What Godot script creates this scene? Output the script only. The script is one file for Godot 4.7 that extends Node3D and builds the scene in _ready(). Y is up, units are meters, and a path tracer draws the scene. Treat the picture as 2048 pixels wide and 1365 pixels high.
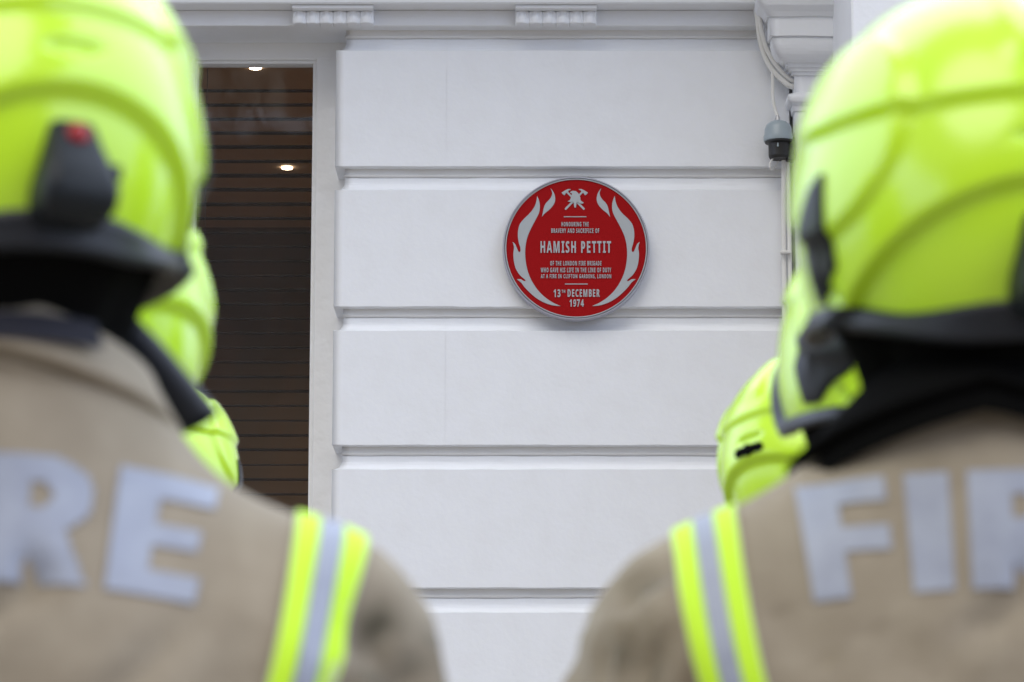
extends Node3D
# A red memorial plaque on a white stuccoed house front, seen between two firefighters' shoulders.

var rng := RandomNumberGenerator.new()
var M := {}
var cache := {}

# ---------------------------------------------------------------- mesh collector
class MB:
	var v := PackedVector3Array()
	var t := PackedInt32Array()
	var u := PackedVector2Array()
	var c := PackedColorArray()

	func pt(p: Vector3) -> int:
		v.append(p)
		u.append(Vector2(p.x, p.y))
		return v.size() - 1

	func tri(a: int, b: int, c: int) -> void:      # counter-clockwise from outside
		t.append(a); t.append(b); t.append(c)

	func quad(a: Vector3, b: Vector3, c: Vector3, d: Vector3) -> void:
		var i := pt(a); pt(b); pt(c); pt(d)
		tri(i, i + 1, i + 2); tri(i, i + 2, i + 3)

	func quad_out(a: Vector3, b: Vector3, c: Vector3, d: Vector3, inside: Vector3) -> void:
		var n := (b - a).cross(c - a)
		if n.dot((a + b + c + d) * 0.25 - inside) < 0.0:
			quad(d, c, b, a)
		else:
			quad(a, b, c, d)

	func grid(rows: Array, closed := false, flip := false) -> void:   # smooth sheet; rows of points
		var n: int = rows[0].size()
		var base := v.size()
		for r in rows:
			for p in r:
				pt(p)
		for j in rows.size() - 1:
			for i in (n if closed else n - 1):
				var a := base + j * n + i
				var b := base + j * n + (i + 1) % n
				var c := a + n
				var d := b + n
				if flip:
					tri(a, c, b); tri(b, c, d)
				else:
					tri(a, b, c); tri(b, d, c)

	func box(c: Vector3, s: Vector3, bev := 0.0, basis := Basis.IDENTITY) -> void:
		var h := s * 0.5
		var b := minf(bev, minf(h.x, minf(h.y, h.z)) * 0.9)
		for ax in 3:
			var a1 := (ax + 1) % 3
			var a2 := (ax + 2) % 3
			for sg in [-1.0, 1.0]:
				var q := []
				for k in [[-1, -1], [1, -1], [1, 1], [-1, 1]]:
					var p := Vector3.ZERO
					p[ax] = sg * h[ax]
					p[a1] = k[0] * (h[a1] - b)
					p[a2] = k[1] * (h[a2] - b)
					q.append(c + basis * p)
				quad_out(q[0], q[1], q[2], q[3], c)
			if b <= 0.0:
				continue
			for s1 in [-1.0, 1.0]:
				for s2 in [-1.0, 1.0]:
					var e := []
					for k in [[-1, 0], [1, 0], [1, 1], [-1, 1]]:
						var p := Vector3.ZERO
						p[ax] = k[0] * (h[ax] - b)
						p[a1] = s1 * (h[a1] - (0.0 if k[1] == 0 else b))
						p[a2] = s2 * (h[a2] - (b if k[1] == 0 else 0.0))
						e.append(c + basis * p)
					quad_out(e[0], e[1], e[2], e[3], c)
		if b > 0.0:
			for sx in [-1.0, 1.0]:
				for sy in [-1.0, 1.0]:
					for sz in [-1.0, 1.0]:
						var p0 := c + basis * Vector3(sx * h.x, sy * (h.y - b), sz * (h.z - b))
						var p1 := c + basis * Vector3(sx * (h.x - b), sy * h.y, sz * (h.z - b))
						var p2 := c + basis * Vector3(sx * (h.x - b), sy * (h.y - b), sz * h.z)
						var i := pt(p0); pt(p1); pt(p2)
						if (p1 - p0).cross(p2 - p0).dot((p0 + p1 + p2) / 3.0 - c) < 0.0:
							tri(i, i + 2, i + 1)
						else:
							tri(i, i + 1, i + 2)

	func tube(path: Array, radius: Array, seg := 10, caps := true) -> void:
		var rows := []
		var up := Vector3(0.31, 0.11, 0.94)
		for k in path.size():
			var d: Vector3 = (path[mini(k + 1, path.size() - 1)] - path[maxi(k - 1, 0)]).normalized()
			var side := d.cross(up).normalized()
			if side.length() < 0.5:
				side = d.cross(Vector3.RIGHT).normalized()
			up = side.cross(d)
			var r: float = radius[k] if k < radius.size() else radius[-1]
			var row := PackedVector3Array()
			for i in seg:
				var w := TAU * i / seg
				row.append(path[k] + (side * cos(w) + up * sin(w)) * r)
			rows.append(row)
		grid(rows, true)
		if caps:
			for e in [0, path.size() - 1]:
				var i0 := pt(path[e])
				var base := v.size()
				for p in rows[e]:
					pt(p)
				for i in seg:
					if e == 0:
						tri(i0, base + (i + 1) % seg, base + i)
					else:
						tri(i0, base + i, base + (i + 1) % seg)

	# lathe about an axis: profile of (radius, height along the axis); each band has its own points when sharp
	func lathe(profile: Array, seg: int, at: Transform3D, sharp := true) -> void:
		var rings := []
		for p in profile:
			var row := PackedVector3Array()
			for i in seg:
				var w := TAU * i / seg
				row.append(at * Vector3(p[0] * cos(w), p[1], p[0] * sin(w)))
			rings.append(row)
		if sharp:
			for k in rings.size() - 1:
				grid([rings[k], rings[k + 1]], true, true)
		else:
			grid(rings, true, true)

	# a flat outline with thickness, from z0 to z1 (front), edges sharp
	func plate(poly: PackedVector2Array, z0: float, z1: float, chamfer := 0.0) -> void:
		if Geometry2D.is_polygon_clockwise(poly):
			poly = poly.duplicate()
			poly.reverse()
		var top := poly
		if chamfer > 0.0:
			var g := Geometry2D.offset_polygon(poly, -chamfer)
			if g.size() == 1 and g[0].size() == poly.size():
				top = g[0]
		var ix := Geometry2D.triangulate_polygon(top)
		var base := v.size()
		for p in top:
			pt(Vector3(p.x, p.y, z1))
		for k in range(0, ix.size(), 3):
			var a: Vector2 = top[ix[k]]
			var b: Vector2 = top[ix[k + 1]]
			var c: Vector2 = top[ix[k + 2]]
			if (b - a).cross(c - a) > 0.0:
				tri(base + ix[k], base + ix[k + 1], base + ix[k + 2])
			else:
				tri(base + ix[k], base + ix[k + 2], base + ix[k + 1])
		var n := poly.size()
		for i in n:
			var p: Vector2 = top[i]
			var q: Vector2 = top[(i + 1) % n]
			quad(Vector3(p.x, p.y, z0), Vector3(q.x, q.y, z0), Vector3(q.x, q.y, z1), Vector3(p.x, p.y, z1))

	func normals() -> PackedVector3Array:
		var n := PackedVector3Array()
		n.resize(v.size())
		for k in range(0, t.size(), 3):
			var a := t[k]
			var b := t[k + 1]
			var c := t[k + 2]
			var f := (v[b] - v[a]).cross(v[c] - v[a])
			n[a] += f
			n[b] += f
			n[c] += f
		for i in n.size():
			n[i] = n[i].normalized() if n[i].length_squared() > 0.0 else Vector3.UP
		return n

	func mesh() -> ArrayMesh:
		var a := []
		a.resize(Mesh.ARRAY_MAX)
		a[Mesh.ARRAY_VERTEX] = v
		a[Mesh.ARRAY_NORMAL] = normals()
		a[Mesh.ARRAY_TEX_UV] = u
		if c.size() == v.size():
			a[Mesh.ARRAY_COLOR] = c
		var ix := PackedInt32Array()
		ix.resize(t.size())
		for k in range(0, t.size(), 3):
			ix[k] = t[k]
			ix[k + 1] = t[k + 2]
			ix[k + 2] = t[k + 1]
		a[Mesh.ARRAY_INDEX] = ix
		var m := ArrayMesh.new()
		m.add_surface_from_arrays(Mesh.PRIMITIVE_TRIANGLES, a)
		return m


# ---------------------------------------------------------------- naming
func thing(called: String, label: String, category: String, at := Vector3.ZERO, group := "") -> Node3D:
	var o := Node3D.new()
	o.name = called
	add_child(o, true)
	o.position = at
	tag(o, label, category, group)
	return o

func tag(o: Node, label: String, category: String, group := "") -> void:
	o.set_meta("label", label)
	o.set_meta("category", category)
	if group:
		o.set_meta("group", group)

func part(called: String, shape, mat: Material, parent: Node = self) -> MeshInstance3D:
	var o := MeshInstance3D.new()
	o.name = called
	o.mesh = shape.mesh() if shape is MB else shape
	o.material_override = mat
	parent.add_child(o, true)
	return o

func structure(called: String, shape, mat: Material) -> MeshInstance3D:
	var o := part(called, shape, mat)
	o.set_meta("kind", "structure")
	return o

# ---------------------------------------------------------------- materials
func lin(r: float, g: float, b: float) -> Color:
	return Color(r, g, b).linear_to_srgb()

func noise_tex(freq: float, sd: int, size := 512, normal := false, strength := 4.0, octaves := 4, ramp: Gradient = null) -> NoiseTexture2D:
	var n := FastNoiseLite.new()
	n.seed = sd
	n.frequency = freq
	n.fractal_octaves = octaves
	n.noise_type = FastNoiseLite.TYPE_SIMPLEX_SMOOTH
	var t := NoiseTexture2D.new()
	t.width = size
	t.height = size
	t.seamless = true
	t.noise = n
	if normal:
		t.as_normal_map = true
		t.bump_strength = strength
	if ramp:
		t.color_ramp = ramp
	return t

func ramp(stops: Array) -> Gradient:
	var g := Gradient.new()
	var o := PackedFloat32Array()
	var c := PackedColorArray()
	for s in stops:
		o.append(s[0])
		c.append(s[1])
	g.offsets = o
	g.colors = c
	return g

func mat(c: Color, rough := 0.6, metal := 0.0) -> StandardMaterial3D:
	var m := StandardMaterial3D.new()
	m.albedo_color = c
	m.roughness = rough
	m.metallic = metal
	return m

func world_tex(m: StandardMaterial3D, scale: float) -> void:
	m.uv1_triplanar = true
	m.uv1_world_triplanar = true
	m.uv1_scale = Vector3.ONE * scale

func own_tex(m: StandardMaterial3D, scale: float) -> void:
	m.uv1_triplanar = true
	m.uv1_scale = Vector3.ONE * scale

func materials() -> void:
	var g := ramp([[0.0, Color(0.983, 0.981, 0.977)], [0.45, Color(0.992, 0.992, 0.99)], [1.0, Color(1, 1, 1)]])
	var m := mat(lin(0.772, 0.795, 0.838), 0.55)
	m.albedo_texture = noise_tex(0.012, 3, 512, false, 1, 5, g)
	m.heightmap_enabled = true
	m.heightmap_texture = noise_tex(0.03, 4, 1024, false, 1, 5)
	m.heightmap_scale = 0.05
	world_tex(m, 1.1)
	M.stucco = m
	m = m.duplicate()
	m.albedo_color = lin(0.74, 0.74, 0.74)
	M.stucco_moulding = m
	m = mat(lin(0.80, 0.81, 0.82), 0.35)
	m.heightmap_enabled = true
	m.heightmap_texture = noise_tex(0.02, 9, 512, false, 1, 3)
	m.heightmap_scale = 0.2
	world_tex(m, 1.5)
	M.paintwork = m
	M.cable_white = mat(lin(0.70, 0.70, 0.68), 0.5)
	# plaque
	m = mat(lin(0.37, 0.009, 0.011), 0.6)
	m.metallic_specular = 0.15
	m.heightmap_enabled = true
	m.heightmap_texture = noise_tex(0.16, 12, 512, false, 1, 3)
	m.heightmap_scale = 0.06
	m.albedo_texture = noise_tex(0.08, 13, 512, false, 1, 4, ramp([[0.0, Color(0.86, 0.8, 0.82)], [1.0, Color(1, 1, 1)]]))
	world_tex(m, 7.0)
	M.plaque_red = m
	m = mat(lin(0.38, 0.405, 0.43), 0.45, 0.2)
	m.heightmap_enabled = true
	m.heightmap_texture = noise_tex(0.15, 14, 512, false, 1, 3)
	m.heightmap_scale = 0.03
	world_tex(m, 7.0)
	M.plaque_silver = m
	M.plaque_rim = mat(lin(0.40, 0.40, 0.46), 0.4, 0.35)
	# window
	m = StandardMaterial3D.new()
	m.transparency = BaseMaterial3D.TRANSPARENCY_ALPHA
	m.albedo_color = Color(1, 1, 1, 0.02)
	m.roughness = 0.02
	m.metallic_specular = 0.5
	m.normal_enabled = true
	m.normal_texture = noise_tex(0.006, 21, 512, true, 3.0, 2)
	m.normal_scale = 0.05
	world_tex(m, 1.2)
	M.glass = m
	m = mat(lin(0.022, 0.015, 0.010), 0.6)
	m.metallic_specular = 0.25
	m.albedo_texture = noise_tex(0.02, 22, 256, false, 1, 4, ramp([[0.0, Color(0.6, 0.55, 0.5)], [1.0, Color(1, 1, 1)]]))
	world_tex(m, 2.0)
	M.slat = m
	M.cord = mat(lin(0.03, 0.02, 0.015), 0.8)
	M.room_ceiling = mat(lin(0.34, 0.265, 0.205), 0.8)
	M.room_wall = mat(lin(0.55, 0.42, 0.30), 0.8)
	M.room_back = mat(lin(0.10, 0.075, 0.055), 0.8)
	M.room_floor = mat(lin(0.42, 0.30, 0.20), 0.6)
	m = mat(Color(1, 0.97, 0.92), 0.5)
	m.emission_enabled = true
	m.emission = Color(1, 0.9, 0.76)
	m.emission_energy_multiplier = 14.0
	M.lamp_glow = m
	# sensor
	M.dome_grey = mat(lin(0.30, 0.36, 0.40), 0.3)
	M.black_plastic = mat(lin(0.012, 0.012, 0.012), 0.45)
	M.steel = mat(lin(0.5, 0.5, 0.52), 0.4, 0.6)
	# firefighters
	m = mat(lin(0.60, 0.93, 0.03), 0.22)
	m.clearcoat_enabled = true
	m.clearcoat = 0.6
	m.clearcoat_roughness = 0.2
	m.albedo_texture = noise_tex(0.01, 31, 256, false, 1, 4, ramp([[0.0, Color(0.95, 0.96, 0.9)], [1.0, Color(1, 1, 1)]]))
	own_tex(m, 3.0)
	M.helmet_yellow = m
	M.helmet_black = mat(lin(0.016, 0.018, 0.023), 0.38)
	M.helmet_black.metallic_specular = 0.4
	M.lamp_black = mat(lin(0.012, 0.015, 0.018), 0.4)
	M.lamp_black.metallic_specular = 0.35
	M.lamp_red = mat(lin(0.34, 0.006, 0.012), 0.3)
	M.curtain = mat(lin(0.005, 0.005, 0.005), 0.95)
	M.curtain.metallic_specular = 0.12
	m = mat(lin(0.006, 0.007, 0.008), 0.1)
	M.visor = m
	m = mat(lin(0.36, 0.308, 0.232), 0.9)
	m.albedo_texture = noise_tex(0.015, 41, 512, false, 1, 5, ramp([[0.0, Color(0.90, 0.89, 0.88)], [1.0, Color(1, 1, 1)]]))
	m.heightmap_enabled = true
	m.heightmap_texture = noise_tex(0.02, 42, 512, false, 1, 4)
	m.heightmap_scale = 0.08
	m.vertex_color_use_as_albedo = true
	m.rim_enabled = true
	m.rim = 0.25
	m.rim_tint = 0.6
	own_tex(m, 2.6)
	M.jacket = m
	M.jacket_dark = mat(lin(0.20, 0.16, 0.12), 0.9)
	M.navy = mat(lin(0.014, 0.014, 0.024), 0.8)
	m = mat(lin(0.37, 0.40, 0.475), 0.55, 0.1)
	m.albedo_texture = noise_tex(0.03, 43, 256, false, 1, 3, ramp([[0.0, Color(0.9, 0.9, 0.92)], [1.0, Color(1, 1, 1)]]))
	own_tex(m, 4.0)
	M.reflective = m
	M.tape_yellow = mat(lin(0.60, 0.95, 0.03), 0.7)
	M.tape_edge = mat(lin(0.70, 0.82, 0.42), 0.7)
	M.trousers = mat(lin(0.30, 0.25, 0.19), 0.9)
	M.boot = mat(lin(0.015, 0.014, 0.013), 0.5)
	M.skin = mat(lin(0.44, 0.26, 0.19), 0.55)
	M.skin.subsurf_scatter_enabled = true
	M.skin.subsurf_scatter_strength = 0.1
	# street
	m = mat(lin(0.30, 0.255, 0.195), 0.9)
	m.albedo_texture = noise_tex(0.02, 51, 512, false, 1, 5, ramp([[0.0, Color(0.75, 0.73, 0.7)], [1.0, Color(1, 1, 1)]]))
	world_tex(m, 0.7)
	M.paving = m
	M.asphalt = mat(lin(0.055, 0.055, 0.058), 0.9)
	M.kerb = mat(lin(0.34, 0.33, 0.31), 0.9)
	m = mat(lin(0.20, 0.105, 0.065), 0.9)
	m.albedo_texture = noise_tex(0.05, 52, 512, false, 1, 5, ramp([[0.0, Color(0.62, 0.6, 0.6)], [1.0, Color(1, 1, 1)]]))
	world_tex(m, 0.8)
	M.brick = m
	M.slate = mat(lin(0.10, 0.10, 0.12), 0.6)
	M.white_trim = mat(lin(0.75, 0.74, 0.72), 0.5)
	M.dark_glass = mat(lin(0.02, 0.022, 0.025), 0.08)
	M.bark = mat(lin(0.05, 0.043, 0.036), 0.9)


# ---------------------------------------------------------------- the ready function
func _ready() -> void:
	rng.seed = 20
	# camera: a long lens, looking up ten degrees, focused on the plaque
	var cam := Camera3D.new()
	cam.name = "camera"
	var lens := CameraAttributesPhysical.new()
	lens.frustum_focal_length = 107.96
	lens.frustum_near = 0.05
	lens.frustum_far = 400.0
	lens.frustum_focus_distance = 10.2
	lens.exposure_aperture = 6.6
	cam.attributes = lens
	cam.fov = rad_to_deg(2.0 * atan(12.0 / 107.96))
	cam.near = 0.05
	cam.far = 400.0
	cam.position = Vector3(0, 1.25, 0)
	cam.rotation_degrees = Vector3(10, 0, 0)
	add_child(cam)
	cam.current = true
	# overcast sky
	var sky := ProceduralSkyMaterial.new()
	sky.sky_top_color = Color(0.90, 0.95, 1.05)
	sky.sky_horizon_color = Color(0.66, 0.70, 0.78)
	sky.sky_curve = 0.35
	sky.sky_energy_multiplier = 1.3
	sky.ground_bottom_color = Color(0.32, 0.30, 0.28)
	sky.ground_horizon_color = Color(0.5, 0.5, 0.5)
	var env := Environment.new()
	env.background_mode = Environment.BG_SKY
	env.sky = Sky.new()
	env.sky.sky_material = sky
	env.tonemap_mode = Environment.TONE_MAPPER_LINEAR
	env.tonemap_exposure = 1.7
	env.sdfgi_enabled = true
	env.ssao_enabled = true
	env.ssil_enabled = true
	var we := WorldEnvironment.new()
	we.name = "environment"
	we.environment = env
	add_child(we)
	var sun := DirectionalLight3D.new()
	sun.name = "sun"
	sun.light_energy = 0.3
	sun.light_color = Color(1.0, 0.985, 0.96)
	sun.light_angular_distance = 45.0
	sun.shadow_enabled = true
	add_child(sun)
	sun.look_at_from_position(Vector3(-3, 9, 6.5), Vector3.ZERO)
	materials()
	ground()
	house()
	street_side()
	window_blind()
	plaque()
	sensor()
	cables()
	people()


# ---------------------------------------------------------------- ground and opposite side
func ground() -> void:
	var g := MB.new()
	g.quad(Vector3(-300, 0, 300), Vector3(300, 0, 300), Vector3(300, 0, -300), Vector3(-300, 0, -300))
	structure("ground", g, M.paving)
	g = MB.new()
	g.box(Vector3(0, -0.04, 6.0), Vector3(160, 0.1, 6.0))
	structure("road", g, M.asphalt)
	for z in [2.9, 9.1]:
		g = MB.new()
		g.box(Vector3(0, 0.05, z), Vector3(160, 0.14, 0.15), 0.015)
		structure("kerb", g, M.kerb)

func street_side() -> void:
	var h := thing("brick_house", "brown brick terrace house across the street, mirrored in the window", "house", Vector3(-4.5, 0, 16))
	var w := MB.new()
	w.box(Vector3(0, 5.1, 3.0), Vector3(26, 10.2, 6.0))
	part("wall", w, M.brick, h)
	w = MB.new()
	w.box(Vector3(0, 10.3, 2.9), Vector3(26.4, 0.24, 6.6), 0.03)
	part("parapet", w, M.white_trim, h)
	for fl in 3:
		for k in 7:
			var x := -10.5 + k * 3.5
			var y := 1.7 + fl * 3.1
			var f := MB.new()
			f.box(Vector3(x, y, -0.02), Vector3(1.25, 1.9, 0.1), 0.01)
			var win := part("window", f, M.white_trim, h)
			var pn := MB.new()
			for s in [-1, 1]:
				pn.box(Vector3(x, y + s * 0.45, -0.075), Vector3(1.05, 0.8, 0.02))
			part("pane", pn, M.dark_glass, win)
	for x in [-8.0, 2.05, 6.0]:
		w = MB.new()
		w.box(Vector3(x, 11.2, 3.5), Vector3(1.1, 1.7, 0.9), 0.03)
		part("chimney", w, M.brick, h)
	# bare street tree
	var t := thing("bare_tree", "bare winter street tree in front of the brick house", "tree", Vector3(-2.7, 0, 10.4))
	t.scale = Vector3.ONE * 1.4
	var tr := MB.new()
	tr.tube([Vector3(0, 0, 0), Vector3(0.05, 1.6, 0), Vector3(-0.05, 3.4, 0.05), Vector3(0.05, 5.2, 0)], [0.2, 0.16, 0.14, 0.1], 10)
	part("trunk", tr, M.bark, t)
	var cr := MB.new()
	for k in 9:
		limb(cr, Vector3(0.0, 3.0 + k * 0.26, 0.02), Vector3(cos(k * 2.4), 0.75, sin(k * 2.4)).normalized(), 1.7, 0.055, 4)
	var crown := part("crown", cr, M.bark, t)
	crown.set_meta("kind", "stuff")

func limb(b: MB, p: Vector3, d: Vector3, l: float, r: float, deep: int) -> void:
	var path := [p]
	var q := p
	var dir := d
	for k in 4:
		dir = (dir + Vector3(rng.randf_range(-0.25, 0.25), rng.randf_range(-0.1, 0.25), rng.randf_range(-0.25, 0.25))).normalized()
		q += dir * l * 0.25
		path.append(q)
	b.tube(path, [r, r * 0.85, r * 0.7, r * 0.6, r * 0.5], 5, false)
	if deep == 0:
		return
	for k in 3:
		var at: Vector3 = path[2 + k % 3]
		var nd := (dir + Vector3(rng.randf_range(-0.9, 0.9), rng.randf_range(-0.3, 0.6), rng.randf_range(-0.9, 0.9))).normalized()
		limb(b, at, nd, l * 0.68, r * 0.5, deep - 1)


# ---------------------------------------------------------------- the white house
const WALL := -10.0
const TOP := [4.085, 3.604, 3.127, 2.664, 2.194, 1.72, 1.25, 0.78, 0.31, 0.0]

# sweeps a profile of (height, distance in front of the wall plane) along the front and round the left corner, mitred
func moulding(b: MB, prof: Array, x_left: float, x_right: float, plane: float, back: float, left_return := true, right_return := false) -> void:
	var wob := FastNoiseLite.new()
	wob.seed = 77
	wob.frequency = 7.0
	wob.fractal_octaves = 3
	var seg := maxi(2, int((x_right - x_left) / 0.03))
	var lines := []
	for k in prof.size():
		var e: Vector2 = prof[k]
		var r := PackedVector3Array()
		if left_return:
			r.append(Vector3(x_left - e.y, e.x, plane - back))
		for i in seg + 1:
			var x := lerpf(x_left - (e.y if left_return else 0.0), x_right + (e.y if right_return else 0.0), float(i) / seg)
			var soft := 0.0022 if k > 0 and k < prof.size() - 1 else 0.0
			var dy := wob.get_noise_3d(x, e.x * 2.0, k * 0.05) * soft
			var dz := wob.get_noise_3d(x + 40.0, e.x * 2.0, k * 0.05) * soft * 0.5
			r.append(Vector3(x, e.x + dy, plane + e.y + dz))
		if right_return:
			r.append(Vector3(x_right + e.y, e.x, plane - back))
		lines.append(r)
	for k in lines.size() - 1:
		b.grid([lines[k], lines[k + 1]])

func course(y0: float, y1: float) -> Array:     # bottom to top
	var pr := [Vector2(y0, -0.05), Vector2(y0, -0.004), Vector2(y0 + 0.003, 0.0), Vector2(y1 - 0.0795, 0.0), Vector2(y1 - 0.0785, -0.0025)]
	for k in 9:
		var a := PI / 2 * k / 8.0
		pr.append(Vector2(y1 - 0.0775 + 0.034 * (1.0 - cos(a)), -0.004 - 0.028 * sin(a)))
	pr.append(Vector2(y1 - 0.031, -0.033))
	pr.append(Vector2(y1 - 0.030, -0.05))
	return pr

func groove(y: float) -> Array:     # the little bead in the bottom of each channel
	return [Vector2(y - 0.036, -0.040), Vector2(y - 0.029, -0.0375), Vector2(y - 0.0275, -0.032), Vector2(y - 0.0235, -0.0285), Vector2(y - 0.0195, -0.0285), Vector2(y - 0.0155, -0.031), Vector2(y - 0.004, -0.0315), Vector2(y + 0.01, -0.0315)]

func house() -> void:
	var h := thing("stuccoed_house", "white stuccoed town house front with deep horizontal channels and classical mouldings", "house")
	# courses right of the window, one block each side of a hairline joint
	for k in TOP.size() - 1:
		var pr := course(TOP[k + 1], TOP[k])
		if k == 8:
			pr = pr.slice(1)
		var joint := k in [0, 2]
		var b := MB.new()
		moulding(b, pr, -0.592, -0.2202 if joint else 0.93, WALL, 0.3)
		part("block", b, M.stucco, h)
		if joint:
			b = MB.new()
			moulding(b, pr, -0.2199, 0.93, WALL - 0.0003, 0.02, false)
			part("block", b, M.stucco, h)
		# left of the window
		b = MB.new()
		moulding(b, pr, -4.2, -1.165, WALL, 0.3, false, true)
		part("block", b, M.stucco, h)
		b = MB.new()
		moulding(b, groove(TOP[k]), -0.592, 0.93, WALL, 0.3)
		part("channel_bead", b, M.stucco_moulding, h)
	# solid core of the wall, with the opening for the window
	var c := MB.new()
	c.box(Vector3(0.87, 2.04, -10.205), Vector3(2.83, 4.08, 0.31))
	c.box(Vector3(-2.7, 2.04, -10.205), Vector3(2.98, 4.08, 0.31))
	c.box(Vector3(-0.88, 0.6, -10.2), Vector3(0.65, 1.2, 0.29))
	c.box(Vector3(-0.95, 5.6, -10.19), Vector3(6.5, 3.02, 0.26))
	part("wall", c, M.stucco, h)
	# architrave, taenia and what lies above
	var a := MB.new()
	a.box(Vector3(-1.5, 4.1125, -10.1), Vector3(4.86, 0.055, 0.25), 0.003)
	part("architrave", a, M.stucco, h)
	a = MB.new()
	a.box(Vector3(-1.5, 4.24, -10.03), Vector3(4.84, 0.2, 0.27), 0.004)
	part("taenia", a, M.stucco, h)
	a = MB.new()
	a.box(Vector3(-1.5, 4.5, -10.1), Vector3(4.86, 0.32, 0.2), 0.004)
	part("frieze", a, M.stucco, h)
	a = MB.new()
	a.box(Vector3(-1.57, 4.80, -9.77), Vector3(5.26, 0.22, 0.85), 0.02)
	part("balcony_slab", a, M.stucco, h)
	for x in [-1.355, -0.6, 0.1475]:
		a = MB.new()
		a.box(Vector3(x, 4.1335, -9.948), Vector3(0.272, 0.012, 0.076), 0.002)
		var rg := part("regula", a, M.stucco, h)
		for i in 6:
			var gx: float = x - 0.113 + i * 0.0452
			var gg := MB.new()
			var s := 1.0 + rng.randf_range(-0.08, 0.08)
			var lean := rng.randf_range(-0.002, 0.002)
			gg.lathe([[0.001, -0.043], [0.020 * s, -0.043], [0.0222 * s, -0.040], [0.0215 * s, -0.025], [0.0185, -0.010 + lean], [0.016, 0.002]], 14, Transform3D(Basis.IDENTITY, Vector3(gx, 4.126, -9.955)))
			gg.box(Vector3(gx, 4.105, -9.966), Vector3(0.0451, 0.044, 0.05), 0.004)
			part("gutta", gg, M.stucco, rg)
	# window recess: frame head, frame sides, bead
	window(h)
	pilaster(h)
	room(h)

func window(h: Node3D) -> void:
	var z := -10.19
	var f := MB.new()
	f.box(Vector3(-1.125, 2.65, z - 0.05), Vector3(0.075, 2.9, 0.1), 0.004)
	f.box(Vector3(-0.608, 2.65, z - 0.05), Vector3(0.124, 2.9, 0.1), 0.004)
	f.box(Vector3(-0.88, 4.062, z - 0.05), Vector3(0.6, 0.07, 0.101), 0.004)
	f.box(Vector3(-0.88, 1.22, z), Vector3(0.6, 0.05, 0.2), 0.004)
	var win := part("window", f, M.paintwork, h)
	var s := MB.new()      # thin glazing bead round the pane
	s.box(Vector3(-1.085, 2.64, z - 0.045), Vector3(0.012, 2.80, 0.06), 0.003)
	s.box(Vector3(-0.6755, 2.64, z - 0.045), Vector3(0.014, 2.80, 0.06), 0.003)
	s.box(Vector3(-0.88, 4.023, z - 0.046), Vector3(0.41, 0.012, 0.06), 0.003)
	part("glazing_bead", s, M.paintwork, win)
	var g := MB.new()
	g.quad(Vector3(-1.08, 1.24, z - 0.06), Vector3(-0.68, 1.24, z - 0.06), Vector3(-0.68, 4.02, z - 0.06), Vector3(-1.08, 4.02, z - 0.06))
	part("pane", g, M.glass, win)

func pilaster(h: Node3D) -> void:
	# profile of the pilaster from bottom to top: (height, projection)
	var plane := -9.93
	var sh := MB.new()
	moulding(sh, [Vector2(0.0, 0.0), Vector2(3.776, 0.0)], 0.942, 1.4, plane, 0.1)
	var p := part("pilaster", sh, M.stucco, h)
	var as_ := MB.new()
	var pr := [Vector2(3.776, 0.0), Vector2(3.779, 0.006), Vector2(3.797, 0.008), Vector2(3.799, 0.014)]
	for k in 9:
		var a := PI * k / 8.0
		pr.append(Vector2(3.818 - 0.017 * cos(a), 0.014 + 0.012 * sin(a)))
	pr.append(Vector2(3.838, 0.006))
	pr.append(Vector2(3.843, 0.0))
	pr.append(Vector2(3.90, 0.0))
	moulding(as_, pr, 0.942, 1.4, plane, 0.1)
	part("astragal", as_, M.stucco, p)
	var c := MB.new()
	pr = [Vector2(3.90, 0.0), Vector2(3.901, 0.008), Vector2(3.911, 0.009), Vector2(3.912, 0.018), Vector2(3.923, 0.019), Vector2(3.9235, 0.028), Vector2(3.934, 0.029)]
	for k in 11:
		var a := PI / 2 * k / 10.0
		pr.append(Vector2(3.936 + 0.072 * (1.0 - cos(a)), 0.03 + 0.05 * sin(a)))
	pr.append(Vector2(4.012, 0.078))
	pr.append(Vector2(4.013, 0.088))
	pr.append(Vector2(4.078, 0.088))
	pr.append(Vector2(4.079, 0.096))
	pr.append(Vector2(4.092, 0.105))
	pr.append(Vector2(4.11, 0.125))
	pr.append(Vector2(4.125, 0.13))
	pr.append(Vector2(4.21, 0.13))
	moulding(c, pr, 0.942, 1.4, plane, 0.1)
	part("capital", c, M.stucco, p)
	# the porch wall that stands forward on the right
	var w := MB.new()
	w.box(Vector3(2.59, 2.9, -9.75), Vector3(3.05, 5.8, 0.9), 0.006)
	part("porch_wall", w, M.stucco, h)

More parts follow.
